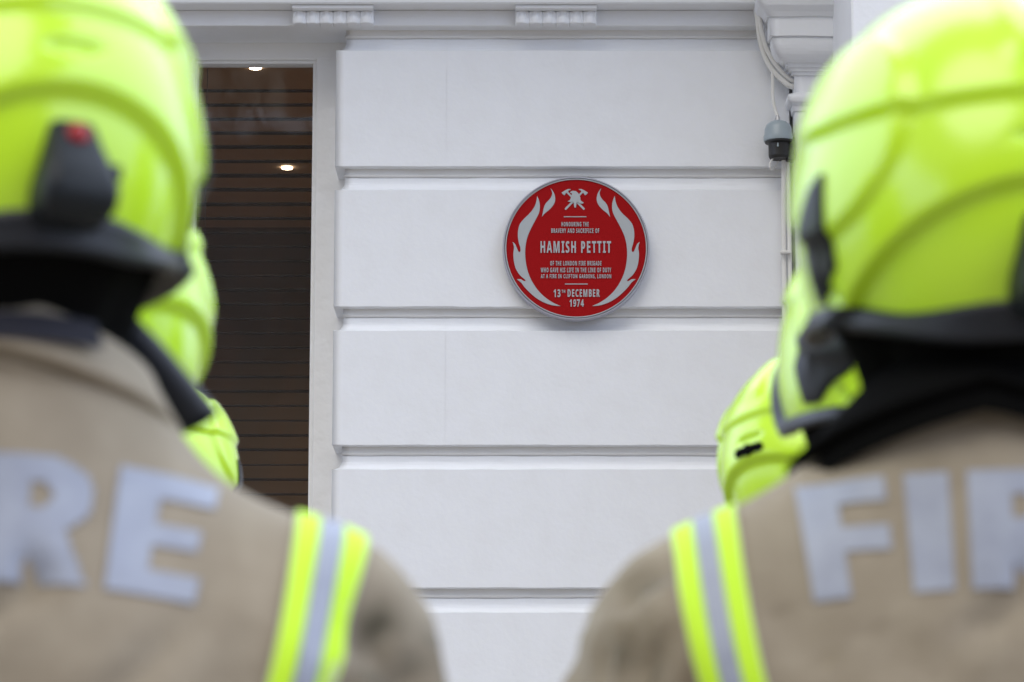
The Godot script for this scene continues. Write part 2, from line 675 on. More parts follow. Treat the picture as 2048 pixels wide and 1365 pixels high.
func room(h: Node3D) -> void:
	var r := MB.new()
	var x0 := -2.6
	var x1 := 0.6
	var z0 := -14.2
	var z1 := -10.37
	r.quad(Vector3(x0, 4.3, z0), Vector3(x1, 4.3, z0), Vector3(x1, 4.3, z1), Vector3(x0, 4.3, z1))
	r.quad(Vector3(x0, 4.45, z1), Vector3(x1, 4.45, z1), Vector3(x1, 4.45, z0), Vector3(x0, 4.45, z0))
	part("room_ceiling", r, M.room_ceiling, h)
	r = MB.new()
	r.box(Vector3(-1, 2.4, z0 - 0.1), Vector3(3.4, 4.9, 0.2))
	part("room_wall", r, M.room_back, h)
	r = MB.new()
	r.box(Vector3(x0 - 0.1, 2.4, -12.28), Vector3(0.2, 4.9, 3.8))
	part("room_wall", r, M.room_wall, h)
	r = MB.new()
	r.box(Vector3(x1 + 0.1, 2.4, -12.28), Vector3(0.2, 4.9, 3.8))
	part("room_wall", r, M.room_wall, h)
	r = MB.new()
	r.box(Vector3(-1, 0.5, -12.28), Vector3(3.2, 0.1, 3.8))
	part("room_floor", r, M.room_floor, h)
	for z in [-11.3, -12.96]:
		var d := MB.new()
		d.lathe([[0.001, -0.003], [0.022, -0.003], [0.023, 0.0]], 20, Transform3D(Basis.IDENTITY, Vector3(-0.975, 4.297, z)))
		var lamp := part("ceiling_lamp", d, M.lamp_glow, h)
		var l := SpotLight3D.new()
		l.name = "lamp_light"
		l.position = Vector3(-0.975, 4.28, z)
		l.rotation_degrees = Vector3(-90, 0, 0)
		l.spot_angle = 70
		l.spot_range = 8
		l.light_energy = 1.1
		l.light_size = 0.05
		l.light_color = Color(1, 0.88, 0.7)
		l.shadow_enabled = true
		lamp.add_child(l)

func window_blind() -> void:
	var b := thing("window_blind", "dark brown open slatted blind hanging behind the narrow window pane", "blind", Vector3(-0.88, 0, -10.33))
	var sl := MB.new()
	sl.box(Vector3.ZERO, Vector3(0.5, 0.0044, 0.05), 0.001, Basis(Vector3.RIGHT, deg_to_rad(3.0)))
	var shape := sl.mesh()
	var hd := MB.new()
	hd.box(Vector3(0, 4.079, 0), Vector3(0.5, 0.05, 0.055), 0.003)
	part("headrail", hd, M.slat, b)
	var y := 3.953
	while y > 1.3:
		var s := part("slat", shape, M.slat, b)
		s.position = Vector3(rng.randf_range(-0.002, 0.002), y + rng.randf_range(-0.001, 0.001), 0)
		s.rotation_degrees = Vector3(rng.randf_range(-3.0, 3.0), 0, rng.randf_range(-0.2, 0.2))
		y -= 0.0503
	for x in [-0.175, 0.2]:
		var c := MB.new()
		c.tube([Vector3(x, 4.07, 0.028), Vector3(x + 0.002, 3.0, 0.029), Vector3(x, 1.3, 0.028)], [0.0012], 6)
		part("cord", c, M.cord, b)


# ---------------------------------------------------------------- plaque
const PS := 0.0003895      # metres per unit of the plaque drawing
func pp(x: float, y: float) -> Vector2:
	return Vector2((x - 731.0) * PS, (675.0 - y) * PS)

func outline(pts: Array, mirror := false, sub := 3) -> PackedVector2Array:     # smooth outline; a number at the end of a point marks a corner
	var out := PackedVector2Array()
	var n := pts.size()
	for i in n:
		var p0: Vector2 = pp(pts[(i + n - 1) % n][0], pts[(i + n - 1) % n][1])
		var p1: Vector2 = pp(pts[i][0], pts[i][1])
		var p2: Vector2 = pp(pts[(i + 1) % n][0], pts[(i + 1) % n][1])
		var p3: Vector2 = pp(pts[(i + 2) % n][0], pts[(i + 2) % n][1])
		if pts[i].size() > 2:
			p0 = p1
		if pts[(i + 1) % n].size() > 2:
			p3 = p2
		for k in sub:
			var q := p1.cubic_interpolate(p2, p0, p3, float(k) / sub)
			out.append(Vector2(-q.x, q.y) if mirror else q)
	return out

func lettering(parent: Node3D, text: String, x0: float, x1: float, y0: float, y1: float, bold := 0.35) -> void:
	var sf := SystemFont.new()
	sf.font_names = PackedStringArray(["Droid Sans"])
	sf.font_weight = 700
	var fv := FontVariation.new()
	fv.base_font = sf
	fv.variation_embolden = bold
	fv.spacing_glyph = 5
	var tm := TextMesh.new()
	tm.font = fv
	tm.text = text
	tm.font_size = 48
	tm.pixel_size = 0.001
	tm.depth = 0.0028
	tm.curve_step = 1.0
	var bb := tm.get_aabb()
	var a := pp(x0, y1)
	var b := pp(x1, y0)
	var o := part("lettering", tm, M.plaque_silver, parent)
	o.set_meta("label", "raised silver line of lettering on the plaque")
	var sx := (b.x - a.x) / bb.size.x
	var sy := (b.y - a.y) / bb.size.y
	o.scale = Vector3(sx, sy, 1)
	o.position = Vector3(a.x - bb.position.x * sx, a.y - bb.position.y * sy, 0.0272)

func plaque() -> void:
	var o := thing("memorial_plaque", "round red metal memorial plaque with silver flames and lettering on the white wall", "plaque", Vector3(0.2125, 3.3195, WALL + 0.013))
	var face := Transform3D(Basis(Vector3(1, 0, 0), Vector3(0, 0, 1), Vector3(0, -1, 0)), Vector3.ZERO)
	var b := MB.new()
	b.lathe([[0.236, -0.0125], [0.243, -0.010], [0.244, 0.02], [0.2425, 0.025], [0.2405, 0.0285], [0.2378, 0.0285], [0.2373, 0.018], [0.2355, 0.018], [0.2350, 0.0275], [0.232, 0.0275], [0.2315, 0.0255]], 160, face)
	part("rim", b, M.plaque_rim, o)
	b = MB.new()
	b.lathe([[0.2323, 0.0258], [0.12, 0.0258], [0.001, 0.0258]], 160, face)
	part("field", b, M.plaque_red, o)
	b = MB.new()
	b.lathe([[0.2353, 0.0265], [0.2350, 0.0292], [0.2318, 0.0292], [0.2314, 0.0262]], 160, face)
	part("ring", b, M.plaque_silver, o)
	var big := [[400, 222, 1], [418, 270], [423, 320], [415, 370], [385, 432], [350, 500], [320, 570], [303, 640], [297, 720], [303, 800], [320, 880], [350, 955], [400, 1035], [460, 1098], [530, 1147], [597, 1178, 1], [540, 1174], [470, 1153], [400, 1115], [340, 1065], [292, 1015], [262, 975], [226, 947, 1], [258, 946], [285, 962], [300, 962], [296, 950], [275, 932], [245, 902], [215, 848], [200, 780], [197, 720], [202, 670], [190, 622, 1], [212, 642], [228, 680], [243, 710], [257, 704], [256, 672], [245, 635], [236, 580], [238, 520], [254, 465], [292, 418], [342, 368], [376, 318], [393, 270]]
	var small := [[514, 154, 1], [540, 190], [553, 232], [551, 272], [532, 310], [500, 345], [465, 374], [440, 405, 1], [450, 360], [459, 318], [476, 284], [505, 254], [524, 222], [528, 190]]
	for mirror in [false, true]:
		for shape in [big, small]:
			b = MB.new()
			b.plate(outline(shape, mirror), 0.0255, 0.0276)
			part("flame", b, M.plaque_silver, o)
	# crossed axes and helmet
	var e := MB.new()
	var ec := func(x: float, y: float) -> Vector2: return pp((x / 11.378 + 80.0) * 4.2647, (y / 11.378 + 20.0) * 4.2647)
	for s in [-1, 1]:
		var cx := 1013.0
		var hd := func(x: float, y: float) -> Vector2: return ec.call(cx + s * (x - cx), y)
		e.plate(PackedVector2Array([hd.call(785, 655), hd.call(1170, 262), hd.call(1200, 290), hd.call(815, 690), hd.call(792, 685)]), 0.0255, 0.0275 + 0.0003 * s)
		e.plate(PackedVector2Array([hd.call(1105, 205), hd.call(1170, 205), hd.call(1245, 245), hd.call(1312, 290), hd.call(1285, 325), hd.call(1250, 352), hd.call(1232, 330), hd.call(1215, 300), hd.call(1185, 285), hd.call(1160, 262), hd.call(1150, 235), hd.call(1110, 225)]), 0.0255, 0.0281)
	e.plate(PackedVector2Array([ec.call(905, 290), ec.call(925, 262), ec.call(970, 247), ec.call(1040, 256), ec.call(1090, 300), ec.call(1120, 350), ec.call(1140, 405), ec.call(1144, 470), ec.call(1180, 500), ec.call(1215, 520), ec.call(1200, 545), ec.call(1140, 545), ec.call(1080, 512), ec.call(1052, 530), ec.call(1040, 637), ec.call(1003, 637), ec.call(988, 522), ec.call(950, 500), ec.call(905, 508), ec.call(850, 492), ec.call(905, 462), ec.call(925, 400), ec.call(945, 340), ec.call(950, 305)]), 0.0255, 0.0292)
	part("emblem", e, M.plaque_silver, o)
	for r in [[627, 820, 404], [635, 829, 988]]:
		b = MB.new()
		var c := pp((r[0] + r[1]) * 0.5, r[2])
		b.box(Vector3(c.x, c.y, 0.0265), Vector3((r[1] - r[0]) * PS, 8 * PS, 0.002), 0.0004)
		part("rule", b, M.plaque_silver, o)
	lettering(o, "HONOURING THE", 607, 838, 450, 488, 0.2)
	lettering(o, "BRAVERY AND SACRIFICE OF", 520, 928, 506, 545, 0.2)
	lettering(o, "HAMISH PETTIT", 428, 1028, 617, 718, 0.25)
	lettering(o, "OF THE LONDON FIRE BRIGADE", 510, 946, 789, 828, 0.2)
	lettering(o, "WHO GAVE HIS LIFE IN THE LINE OF DUTY", 430, 1028, 847, 887, 0.2)
	lettering(o, "AT A FIRE IN CLIFTON GARDENS, LONDON", 430, 1028, 904, 944, 0.2)
	lettering(o, "13", 538, 597, 1035, 1101, 0.4)
	lettering(o, "TH", 607, 637, 1038, 1065, 0.2)
	lettering(o, "DECEMBER", 657, 930, 1034, 1099, 0.4)
	lettering(o, "1974", 673, 795, 1121, 1184, 0.4)


# ---------------------------------------------------------------- sensor and cables
func sensor() -> void:
	var o := thing("light_sensor", "grey domed outdoor sensor with black body on the wall corner beside the cables", "sensor", Vector3(0.886, 3.70, -9.93))
	o.scale = Vector3.ONE * 1.1
	var up := Transform3D.IDENTITY
	var b := MB.new()
	b.lathe([[0.001, 0.044], [0.012, 0.042], [0.026, 0.036], [0.036, 0.028], [0.0415, 0.014], [0.0425, -0.004], [0.045, -0.008], [0.045, -0.022], [0.042, -0.024], [0.03, -0.022]], 28, up, false)
	part("dome", b, M.dome_grey, o)
	b = MB.new()
	b.lathe([[0.001, -0.018], [0.0435, -0.02], [0.043, -0.028], [0.033, -0.032], [0.0325, -0.07], [0.028, -0.078], [0.001, -0.079]], 24, Transform3D(Basis.IDENTITY, Vector3(0.002, 0, 0)))
	part("body", b, M.black_plastic, o)
	b = MB.new()
	b.box(Vector3(0.035, -0.048, -0.01), Vector3(0.026, 0.072, 0.05), 0.003)
	part("junction_box", b, M.black_plastic, o)
	b = MB.new()
	b.lathe([[0.011, 0.04], [0.007, 0.05], [0.004, 0.058], [0.001, 0.059]], 10, Transform3D(Basis.IDENTITY, Vector3(-0.002, 0, 0)))
	part("cap_screw", b, M.steel, o)
	b = MB.new()
	b.box(Vector3(0.050, -0.03, -0.02), Vector3(0.003, 0.075, 0.03), 0.001)
	part("bracket", b, M.steel, o)
	b = MB.new()
	b.lathe([[0.001, -0.014], [0.003, -0.012], [0.002, -0.004], [0.0005, 0.0]], 8, Transform3D(Basis.IDENTITY, Vector3(-0.005, -0.034, 0.035)))
	part("drip", b, M.dome_grey, o)

func smooth_path(pts: Array, sub := 8) -> Array:
	var c := Curve3D.new()
	for i in pts.size():
		var t: Vector3 = (pts[mini(i + 1, pts.size() - 1)] - pts[maxi(i - 1, 0)]) / 6.0
		c.add_point(pts[i], -t, t)
	var out := []
	var n := (pts.size() - 1) * sub
	var l := c.get_baked_length()
	for i in n + 1:
		out.append(c.sample_baked(l * i / n, true))
	return out

func cable(called: String, label: String, pts: Array, r: float, m: Material, group := "") -> void:
	var o := MB.new()
	o.tube(smooth_path(pts), [r], 10)
	tag(part(called, o, m), label, "cable", group)

func cables() -> void:
	var z := -9.955
	cable("cable", "thick white cable sweeping down from the moulding, left one of the bundle", [Vector3(0.822, 4.16, z + 0.03), Vector3(0.824, 4.09, z + 0.02), Vector3(0.836, 4.01, z + 0.005), Vector3(0.866, 3.935, z), Vector3(0.915, 3.878, z + 0.01), Vector3(0.94, 3.868, z)], 0.0095, M.cable_white, "white cables on the house wall")
	cable("cable", "thin white cable right of the bundle under the capital", [Vector3(0.828, 4.16, z + 0.035), Vector3(0.83, 4.09, z + 0.03), Vector3(0.846, 4.01, z + 0.02), Vector3(0.878, 3.948, z + 0.012), Vector3(0.918, 3.90, z + 0.01), Vector3(0.942, 3.888, z)], 0.008, M.cable_white, "white cables on the house wall")
	cable("cable", "slim white wire bowing from the cable bundle down to the sensor dome", [Vector3(0.872, 3.93, z), Vector3(0.872, 3.88, z), Vector3(0.872, 3.83, z), Vector3(0.88, 3.785, z), Vector3(0.888, 3.755, z + 0.015)], 0.006, M.cable_white, "white cables on the house wall")
	cable("cable", "left vertical white cable running down the wall corner below the sensor", [Vector3(0.905, 3.625, z + 0.01), Vector3(0.903, 3.4, z - 0.022), Vector3(0.9025, 3.0, z - 0.024), Vector3(0.9025, 2.2, z - 0.024), Vector3(0.9025, 1.2, z - 0.024)], 0.0085, M.cable_white, "white cables on the house wall")
	cable("cable", "right vertical white cable running down beside the pilaster", [Vector3(0.917, 3.625, z + 0.01), Vector3(0.921, 3.4, z - 0.02), Vector3(0.921, 3.0, z - 0.024), Vector3(0.921, 2.2, z - 0.024), Vector3(0.921, 1.2, z - 0.024)], 0.0075, M.cable_white, "white cables on the house wall")
	cable("cable", "small white wire loop hanging out under the black sensor body", [Vector3(0.888, 3.625, z + 0.02), Vector3(0.872, 3.622, z + 0.03), Vector3(0.856, 3.598, z + 0.03), Vector3(0.86, 3.58, z + 0.02), Vector3(0.874, 3.592, z), Vector3(0.89, 3.62, z)], 0.003, M.cable_white, "white cables on the house wall")
	for k in [[0.907, 3.305, "upper"], [0.911, 3.141, "lower"]]:
		var c := MB.new()
		c.box(Vector3(k[0], k[1], z - 0.01), Vector3(0.035, 0.01, 0.03), 0.002)
		tag(part("cable_clip", c, M.cable_white), k[2] + " white clip holding the two vertical cables to the wall", "clip")


# ---------------------------------------------------------------- smooth bodies from joints (surface nets)
class Blob:
	var a := PackedVector3Array()
	var ba := PackedVector3Array()
	var bb := PackedFloat32Array()
	var ra := PackedFloat32Array()
	var dr := PackedFloat32Array()
	var k := 0.05
	var zs := 1.0       # depth is flattened by this

	func add(p: Vector3, q: Vector3, r0: float, r1: float) -> void:
		p.z *= zs
		q.z *= zs
		a.append(p)
		ba.append(q - p)
		bb.append(maxf((q - p).length_squared(), 1e-9))
		ra.append(r0)
		dr.append(r1 - r0)

	func d(p: Vector3) -> float:
		p.z *= zs
		var m := 9.0
		for i in a.size():
			var pa := p - a[i]
			var t := clampf(pa.dot(ba[i]) / bb[i], 0.0, 1.0)
			var x := (pa - ba[i] * t).length() - ra[i] - dr[i] * t
			var h := k - absf(x - m)
			m = minf(x, m)
			if h > 0.0:
				m -= h * h / k * 0.25
		return m

	func grad(p: Vector3) -> Vector3:
		var e := 0.004
		return Vector3(d(p + Vector3(e, 0, 0)) - d(p - Vector3(e, 0, 0)), d(p + Vector3(0, e, 0)) - d(p - Vector3(0, e, 0)), d(p + Vector3(0, 0, e)) - d(p - Vector3(0, 0, e))).normalized()

	func hit(o: Vector3, dir: Vector3, far := 1.0) -> Variant:
		var s := 0.0
		for i in 40:
			var x := d(o + dir * s)
			if x < 0.0005:
				return o + dir * s
			s += x * 0.85
			if s > far:
				return null
		return null

	func nets(mb, lo: Vector3, hi: Vector3, h: float) -> void:
		var n := Vector3i(((hi - lo) / h).ceil()) + Vector3i.ONE
		n = Vector3i((n.x + 3) / 4 * 4, (n.y + 3) / 4 * 4, (n.z + 3) / 4 * 4)
		var f := PackedFloat32Array()
		f.resize(n.x * n.y * n.z)
		var sx := n.y * n.z
		var sy := n.z
		for bx in range(0, n.x, 4):
			for by in range(0, n.y, 4):
				for bz in range(0, n.z, 4):
					var c := d(lo + Vector3(bx + 1.5, by + 1.5, bz + 1.5) * h)
					var near := absf(c) < h * 4.2
					for x in range(bx, bx + 4):
						for y in range(by, by + 4):
							for z in range(bz, bz + 4):
								f[x * sx + y * sy + z] = d(lo + Vector3(x, y, z) * h) if near else c
		var id := PackedInt32Array()
		id.resize(f.size())
		id.fill(-1)
		for x in n.x - 1:
			for y in n.y - 1:
				for z in n.z - 1:
					var at := x * sx + y * sy + z
					var neg := 0
					for q in 8:
						if f[at + (q & 1) * sx + (q >> 1 & 1) * sy + (q >> 2)] < 0.0:
							neg += 1
					if neg == 0 or neg == 8:
						continue
					var p := Vector3.ZERO
					var m := 0
					for ax in 3:
						for q in 8:
							if q >> ax & 1:
								continue
							var q2 := q | 1 << ax
							var f0 := f[at + (q & 1) * sx + (q >> 1 & 1) * sy + (q >> 2)]
							var f1 := f[at + (q2 & 1) * sx + (q2 >> 1 & 1) * sy + (q2 >> 2)]
							if (f0 < 0.0) != (f1 < 0.0):
								var t := f0 / (f0 - f1)
								p += Vector3(q & 1, q >> 1 & 1, q >> 2).lerp(Vector3(q2 & 1, q2 >> 1 & 1, q2 >> 2), t)
								m += 1
					id[at] = mb.pt(lo + (Vector3(x, y, z) + p / m) * h)
		for x in range(1, n.x - 1):
			for y in range(1, n.y - 1):
				for z in range(1, n.z - 1):
					var at := x * sx + y * sy + z
					var s0 := f[at] < 0.0
					if s0 != (f[at + sx] < 0.0):
						face(mb, id[at], id[at - sy], id[at - sy - 1], id[at - 1], not s0)
					if s0 != (f[at + sy] < 0.0):
						face(mb, id[at], id[at - 1], id[at - 1 - sx], id[at - sx], not s0)
					if s0 != (f[at + 1] < 0.0):
						face(mb, id[at], id[at - sx], id[at - sx - sy], id[at - sy], not s0)

	func face(mb, a0: int, a1: int, a2: int, a3: int, flip: bool) -> void:
		if a0 < 0 or a1 < 0 or a2 < 0 or a3 < 0:
			return
		if flip:
			mb.tri(a0, a3, a2); mb.tri(a0, a2, a1)
		else:
			mb.tri(a0, a1, a2); mb.tri(a0, a2, a3)


func jacket_blob() -> Blob:
	var b := Blob.new()
	b.k = 0.07
	b.zs = 1.2
	for s in [-1.0, 1.0]:
		b.add(Vector3(0.05 * s, 1.505, 0.0), Vector3(0.198 * s, 1.407, 0.0), 0.084, 0.09)      # shoulder slope
		b.add(Vector3(0.217 * s, 1.362, 0.0), Vector3(0.362 * s, 1.10, -0.01), 0.114, 0.088)   # upper sleeve
		b.add(Vector3(0.362 * s, 1.10, -0.01), Vector3(0.34 * s, 0.87, -0.08), 0.086, 0.068)  # lower sleeve
		b.add(Vector3(0.07 * s, 1.36, 0.0), Vector3(0.085 * s, 1.05, 0.0), 0.148, 0.145)
		b.add(Vector3(0.085 * s, 1.05, 0.0), Vector3(0.095 * s, 0.82, 0.0), 0.145, 0.16)
	b.add(Vector3(0, 1.48, 0.0), Vector3(0, 1.548, 0.006), 0.122, 0.11)
	return b

func body_mesh() -> ArrayMesh:      # the wearer: head with a face, neck, trunk, arms, hands, legs in one figure
	var mb := MB.new()
	var b := Blob.new()
	b.k = 0.03
	b.add(Vector3(0, 1.76, 0.015), Vector3(0, 1.765, -0.025), 0.082, 0.08)
	b.add(Vector3(0, 1.70, -0.03), Vector3(0, 1.665, -0.075), 0.06, 0.03)
	b.add(Vector3(0, 1.745, -0.105), Vector3(0, 1.715, -0.122), 0.009, 0.014)
	b.add(Vector3(0, 1.66, 0.0), Vector3(0, 1.52, 0.01), 0.058, 0.062)
	for s in [-1.0, 1.0]:
		b.add(Vector3(0.081 * s, 1.75, 0.0), Vector3(0.083 * s, 1.71, -0.005), 0.014, 0.01)
		b.add(Vector3(0.033 * s, 1.75, -0.085), Vector3(0.034 * s, 1.75, -0.09), 0.014, 0.013)
		b.add(Vector3(0.012 * s, 1.69, -0.10), Vector3(0.022 * s, 1.688, -0.092), 0.008, 0.006)
	b.nets(mb, Vector3(-0.12, 1.50, -0.16), Vector3(0.12, 1.87, 0.12), 0.012)
	return mb.mesh()

func hand_mesh() -> ArrayMesh:     # a gloved hand, relaxed, fingers down
	var mb := MB.new()
	var b := Blob.new()
	b.k = 0.012
	b.add(Vector3(0, 0.03, 0), Vector3(0, -0.04, 0), 0.03, 0.026)
	b.add(Vector3(0, -0.02, -0.025), Vector3(0, -0.075, -0.028), 0.02, 0.014)
	b.add(Vector3(0, -0.02, 0.02), Vector3(0, -0.07, 0.024), 0.02, 0.014)
	for i in 4:
		var z := -0.033 + i * 0.021
		var l: float = [0.036, 0.042, 0.039, 0.03][i]
		b.add(Vector3(0, -0.08, z), Vector3(0.006, -0.08 - l, z), 0.0095, 0.009)
		b.add(Vector3(0.006, -0.08 - l, z), Vector3(0.02, -0.08 - l * 1.7, z), 0.009, 0.008)
	b.add(Vector3(0.005, -0.01, -0.035), Vector3(0.015, -0.05, -0.058), 0.012, 0.01)
	b.add(Vector3(0.015, -0.05, -0.058), Vector3(0.025, -0.078, -0.058), 0.01, 0.009)
	b.nets(mb, Vector3(-0.05, -0.18, -0.085), Vector3(0.06, 0.08, 0.07), 0.0055)
	return mb.mesh()

func legs_mesh() -> ArrayMesh:
	var mb := MB.new()
	var b := Blob.new()
	b.k = 0.05
	for s in [-1.0, 1.0]:
		b.add(Vector3(0.09 * s, 0.92, 0), Vector3(0.105 * s, 0.5, -0.01), 0.115, 0.088)
		b.add(Vector3(0.105 * s, 0.5, -0.01), Vector3(0.11 * s, 0.14, 0.01), 0.086, 0.078)
	b.nets(mb, Vector3(-0.26, 0.03, -0.18), Vector3(0.26, 1.06, 0.18), 0.025)
	return mb.mesh()

func boot_mesh() -> ArrayMesh:
	var mb := MB.new()
	var b := Blob.new()
	b.k = 0.03
	b.add(Vector3(0, 0.24, 0.02), Vector3(0, 0.07, 0.02), 0.062, 0.05)
	b.add(Vector3(0, 0.05, 0.03), Vector3(0, 0.045, -0.16), 0.048, 0.045)
	b.nets(mb, Vector3(-0.09, -0.02, -0.25), Vector3(0.09, 0.34, 0.13), 0.016)
	return mb.mesh()


# ---------------------------------------------------------------- helmets
const HA := 0.139
const HB := 0.178
const HC := 0.168

func smooth(a: float, b: float, x: float) -> float:
	return smoothstep(a, b, x)

func arc_height(a: float) -> float:       # the raised arc round the tail of the shell, as an elevation
	return 0.05 - 0.46 * a * a + 0.06 * a * a * a * a

func shell_r(a: float, e: float) -> float:
	var ce := cos(e)
	var n := 1.98
	var r := pow(pow(absf(sin(a) * ce) / HA, n) + pow(absf(sin(e)) / HB, n) + pow(absf(cos(a) * ce) / HC, n), -1.0 / n)
	# below the arc the shell steps in
	var fade := 1.0 - smooth(1.35, 1.75, absf(a))
	r -= 0.011 * smooth(arc_height(a) + 0.045, arc_height(a) - 0.045, e) * fade
	# raised side lobes
	for s in [-1.0, 1.0]:
		var q := Vector2((a - 1.25 * s) / 0.62, (e - 0.42 - 0.1 * (a - 1.25 * s) * -s) / 0.52).length()
		r += 0.0065 * smooth(1.06, 0.92, q)
	# top panel with a straight rear edge
	r += 0.007 * smooth(0.42, 0.47, e) * smooth(1.25, 1.0, absf(sin(a)) + (0.0 if cos(a) > 0.0 else 0.2)) * smooth(1.4, 1.2, e)
	# crest line down the middle
	r += 0.004 * smooth(0.16, 0.08, absf(a)) * smooth(0.55, 0.7, e) * smooth(1.5, 1.2, e)
	for s in [-1.0, 1.0]:
		var g := Vector2(a * s - 1.33, e + 0.36).rotated(-0.9)
		r -= 0.006 * smooth(1.0, 0.4, Vector2(g.x / 0.15, g.y / 0.04).length())
	# small dimple above the arc
	r -= 0.005 * smooth(1.0, 0.5, Vector2(a / 0.17, (e - 0.25) / 0.045).length())
	return r

func shell(a: float, e: float, off := 0.0) -> Vector3:
	return Vector3(sin(a) * cos(e), sin(e), cos(a) * cos(e)) * (shell_r(a, e) + off)

func rim_y(a: float) -> float:
	var f := absf(a)
	return -0.096 + 0.10 * smooth(2.3, 2.9, f) + 0.024 * smooth(0.3, 1.5, f)

func rim_e(a: float, up := 0.0) -> float:
	var lo := -1.3
	var hi := 1.2
	var y := rim_y(a) + up
	for k in 18:
		var mid := (lo + hi) * 0.5
		if shell(a, mid).y < y:
			lo = mid
		else:
			hi = mid
	return (lo + hi) * 0.5

func shell_mesh() -> ArrayMesh:
	var mb := MB.new()
	var rows := []
	var na := 180
	var es := []
	for i in na:
		es.append(rim_e(TAU * i / na - PI))
	for j in 101:
		var row := PackedVector3Array()
		for i in na:
			var a := TAU * i / na - PI
			row.append(shell(a, lerpf(PI / 2 - 0.001, es[i], j / 100.0)))
		rows.append(row)
	mb.grid(rows, true, true)
	return mb.mesh()

func ring_at(up: float, out: float, dy: float, na := 120, vary := false) -> PackedVector3Array:
	var row := PackedVector3Array()
	for i in na:
		var a := TAU * i / na - PI
		var k := lerpf(0.75, 0.36, smooth(0.25, 0.9, absf(a))) if vary else 1.0     # the band is deepest at the nape
		var p := shell(a, rim_e(a, up * k))
		row.append(Vector3(p.x + sin(a) * out, rim_y(a) + dy * k, p.z + cos(a) * out))
	return row

func rim_mesh() -> ArrayMesh:
	var mb := MB.new()
	mb.grid([ring_at(0.028, 0.0, 0.029, 120, true), ring_at(0.026, 0.004, 0.026, 120, true), ring_at(0.018, 0.006, 0.018, 120, true), ring_at(0.008, 0.009, 0.008, 120, true), ring_at(0.0, 0.012, 0.0), ring_at(0.0, 0.0125, -0.004), ring_at(0.0, 0.010, -0.008), ring_at(0.0, -0.004, -0.005), ring_at(0.0, -0.018, 0.008)], true, true)
	return mb.mesh()

func curtain_mesh(drop: float, rx: float, rz: float, fwd: float) -> ArrayMesh:     # cloth from inside the rim down to the collar
	var mb := MB.new()
	var top := ring_at(0.0, -0.012, 0.004, 72)
	var rows := [top]
	for j in range(1, 9):
		var t := j / 8.0
		var row := PackedVector3Array()
		for i in 72:
			var a := TAU * i / 72.0 - PI
			var end := Vector3(sin(a) * rx, -0.105 - drop, cos(a) * rz + fwd)
			var p := top[i].lerp(end, t)
			var pinch := sin(t * PI) * 0.010
			p -= Vector3(sin(a), 0, cos(a)) * (pinch + 0.004 * sin(a * 9.0 + t * 2.0) * sin(t * PI))
			row.append(p)
		rows.append(row)
	mb.grid(rows, true, true)
	return mb.mesh()

# a patch that follows the shell: centre, outline as a star of (angle in degrees, reach), thickness
func shell_patch(a0: float, e0: float, reach: Array, thick: float, base := 0.0) -> ArrayMesh:
	var mb := MB.new()
	var seg := 48
	var rows := []
	for j in 9:
		var row := PackedVector3Array()
		for i in seg:
			var w := TAU * i / seg
			var f := w / TAU * reach.size()
			var k0 := int(f) % reach.size()
			var rr: Vector2 = reach[k0].lerp(reach[(k0 + 1) % reach.size()], f - int(f))
			var t := [0.001, 0.35, 0.65, 0.85, 0.95, 1.0, 1.0, 1.01, 1.01][j] as float
			var off: float = [1.0, 1.0, 1.0, 0.98, 0.85, 0.55, 0.2, -0.3, -0.8][j]
			row.append(shell(a0 + rr.x * t, e0 + rr.y * t, base + thick * off))
		rows.append(row)
	mb.grid(rows, true)
	return mb.mesh()

func star(pts: Array, n := 48) -> Array:     # outline points round a centre become evenly spaced reaches
	var out := []
	for i in n:
		var w := TAU * i / n
		var dir := Vector2(cos(w), sin(w))
		var best := 0.05
		for k in pts.size():
			var p := Vector2(pts[k][0], pts[k][1])
			var q := Vector2(pts[(k + 1) % pts.size()][0], pts[(k + 1) % pts.size()][1])
			var x = Geometry2D.segment_intersects_segment(Vector2.ZERO, dir * 9.0, p, q)
			if x != null:
				best = maxf(best, (x as Vector2).length())
		out.append(dir * best)
	return out

func loft_box(b: MB, sections: Array) -> void:     # sections of (y, half width, z back, z front), corners rounded
	var rows := []
	for s in sections:
		var row := PackedVector3Array()
		for i in 24:
			var w := TAU * i / 24.0
			var cx := signf(cos(w)) * pow(absf(cos(w)), 0.45)
			var cz := signf(sin(w)) * pow(absf(sin(w)), 0.45)
			row.append(Vector3(s[1] * cx, s[0], lerpf(s[2], s[3], cz * 0.5 + 0.5)))
		rows.append(row)
	b.grid(rows, true, true)

func lamp_mesh() -> ArrayMesh:
	var b := MB.new()
	loft_box(b, [[0.052, 0.001, 0.146, 0.160], [0.052, 0.012, 0.144, 0.164], [0.048, 0.017, 0.140, 0.170], [0.03, 0.021, 0.138, 0.178], [0.012, 0.026, 0.138, 0.188], [-0.004, 0.029, 0.138, 0.194], [-0.016, 0.028, 0.138, 0.190], [-0.024, 0.022, 0.14, 0.182], [-0.026, 0.001, 0.145, 0.17]])
	b.lathe([[0.001, 0.036], [0.006, 0.035], [0.0065, 0.02]], 12, Transform3D(Basis(Vector3.FORWARD, PI / 2), Vector3(-0.002, 0.014, 0.168)))
	return b.mesh()

func lens_mesh() -> ArrayMesh:
	var b := MB.new()
	b.lathe([[0.001, 0.004], [0.006, 0.003], [0.0085, 0.0], [0.0085, -0.006]], 16, Transform3D(Basis(Vector3.RIGHT, PI / 2 - 0.15), Vector3(0.001, 0.0385, 0.1755)), false)
	return b.mesh()

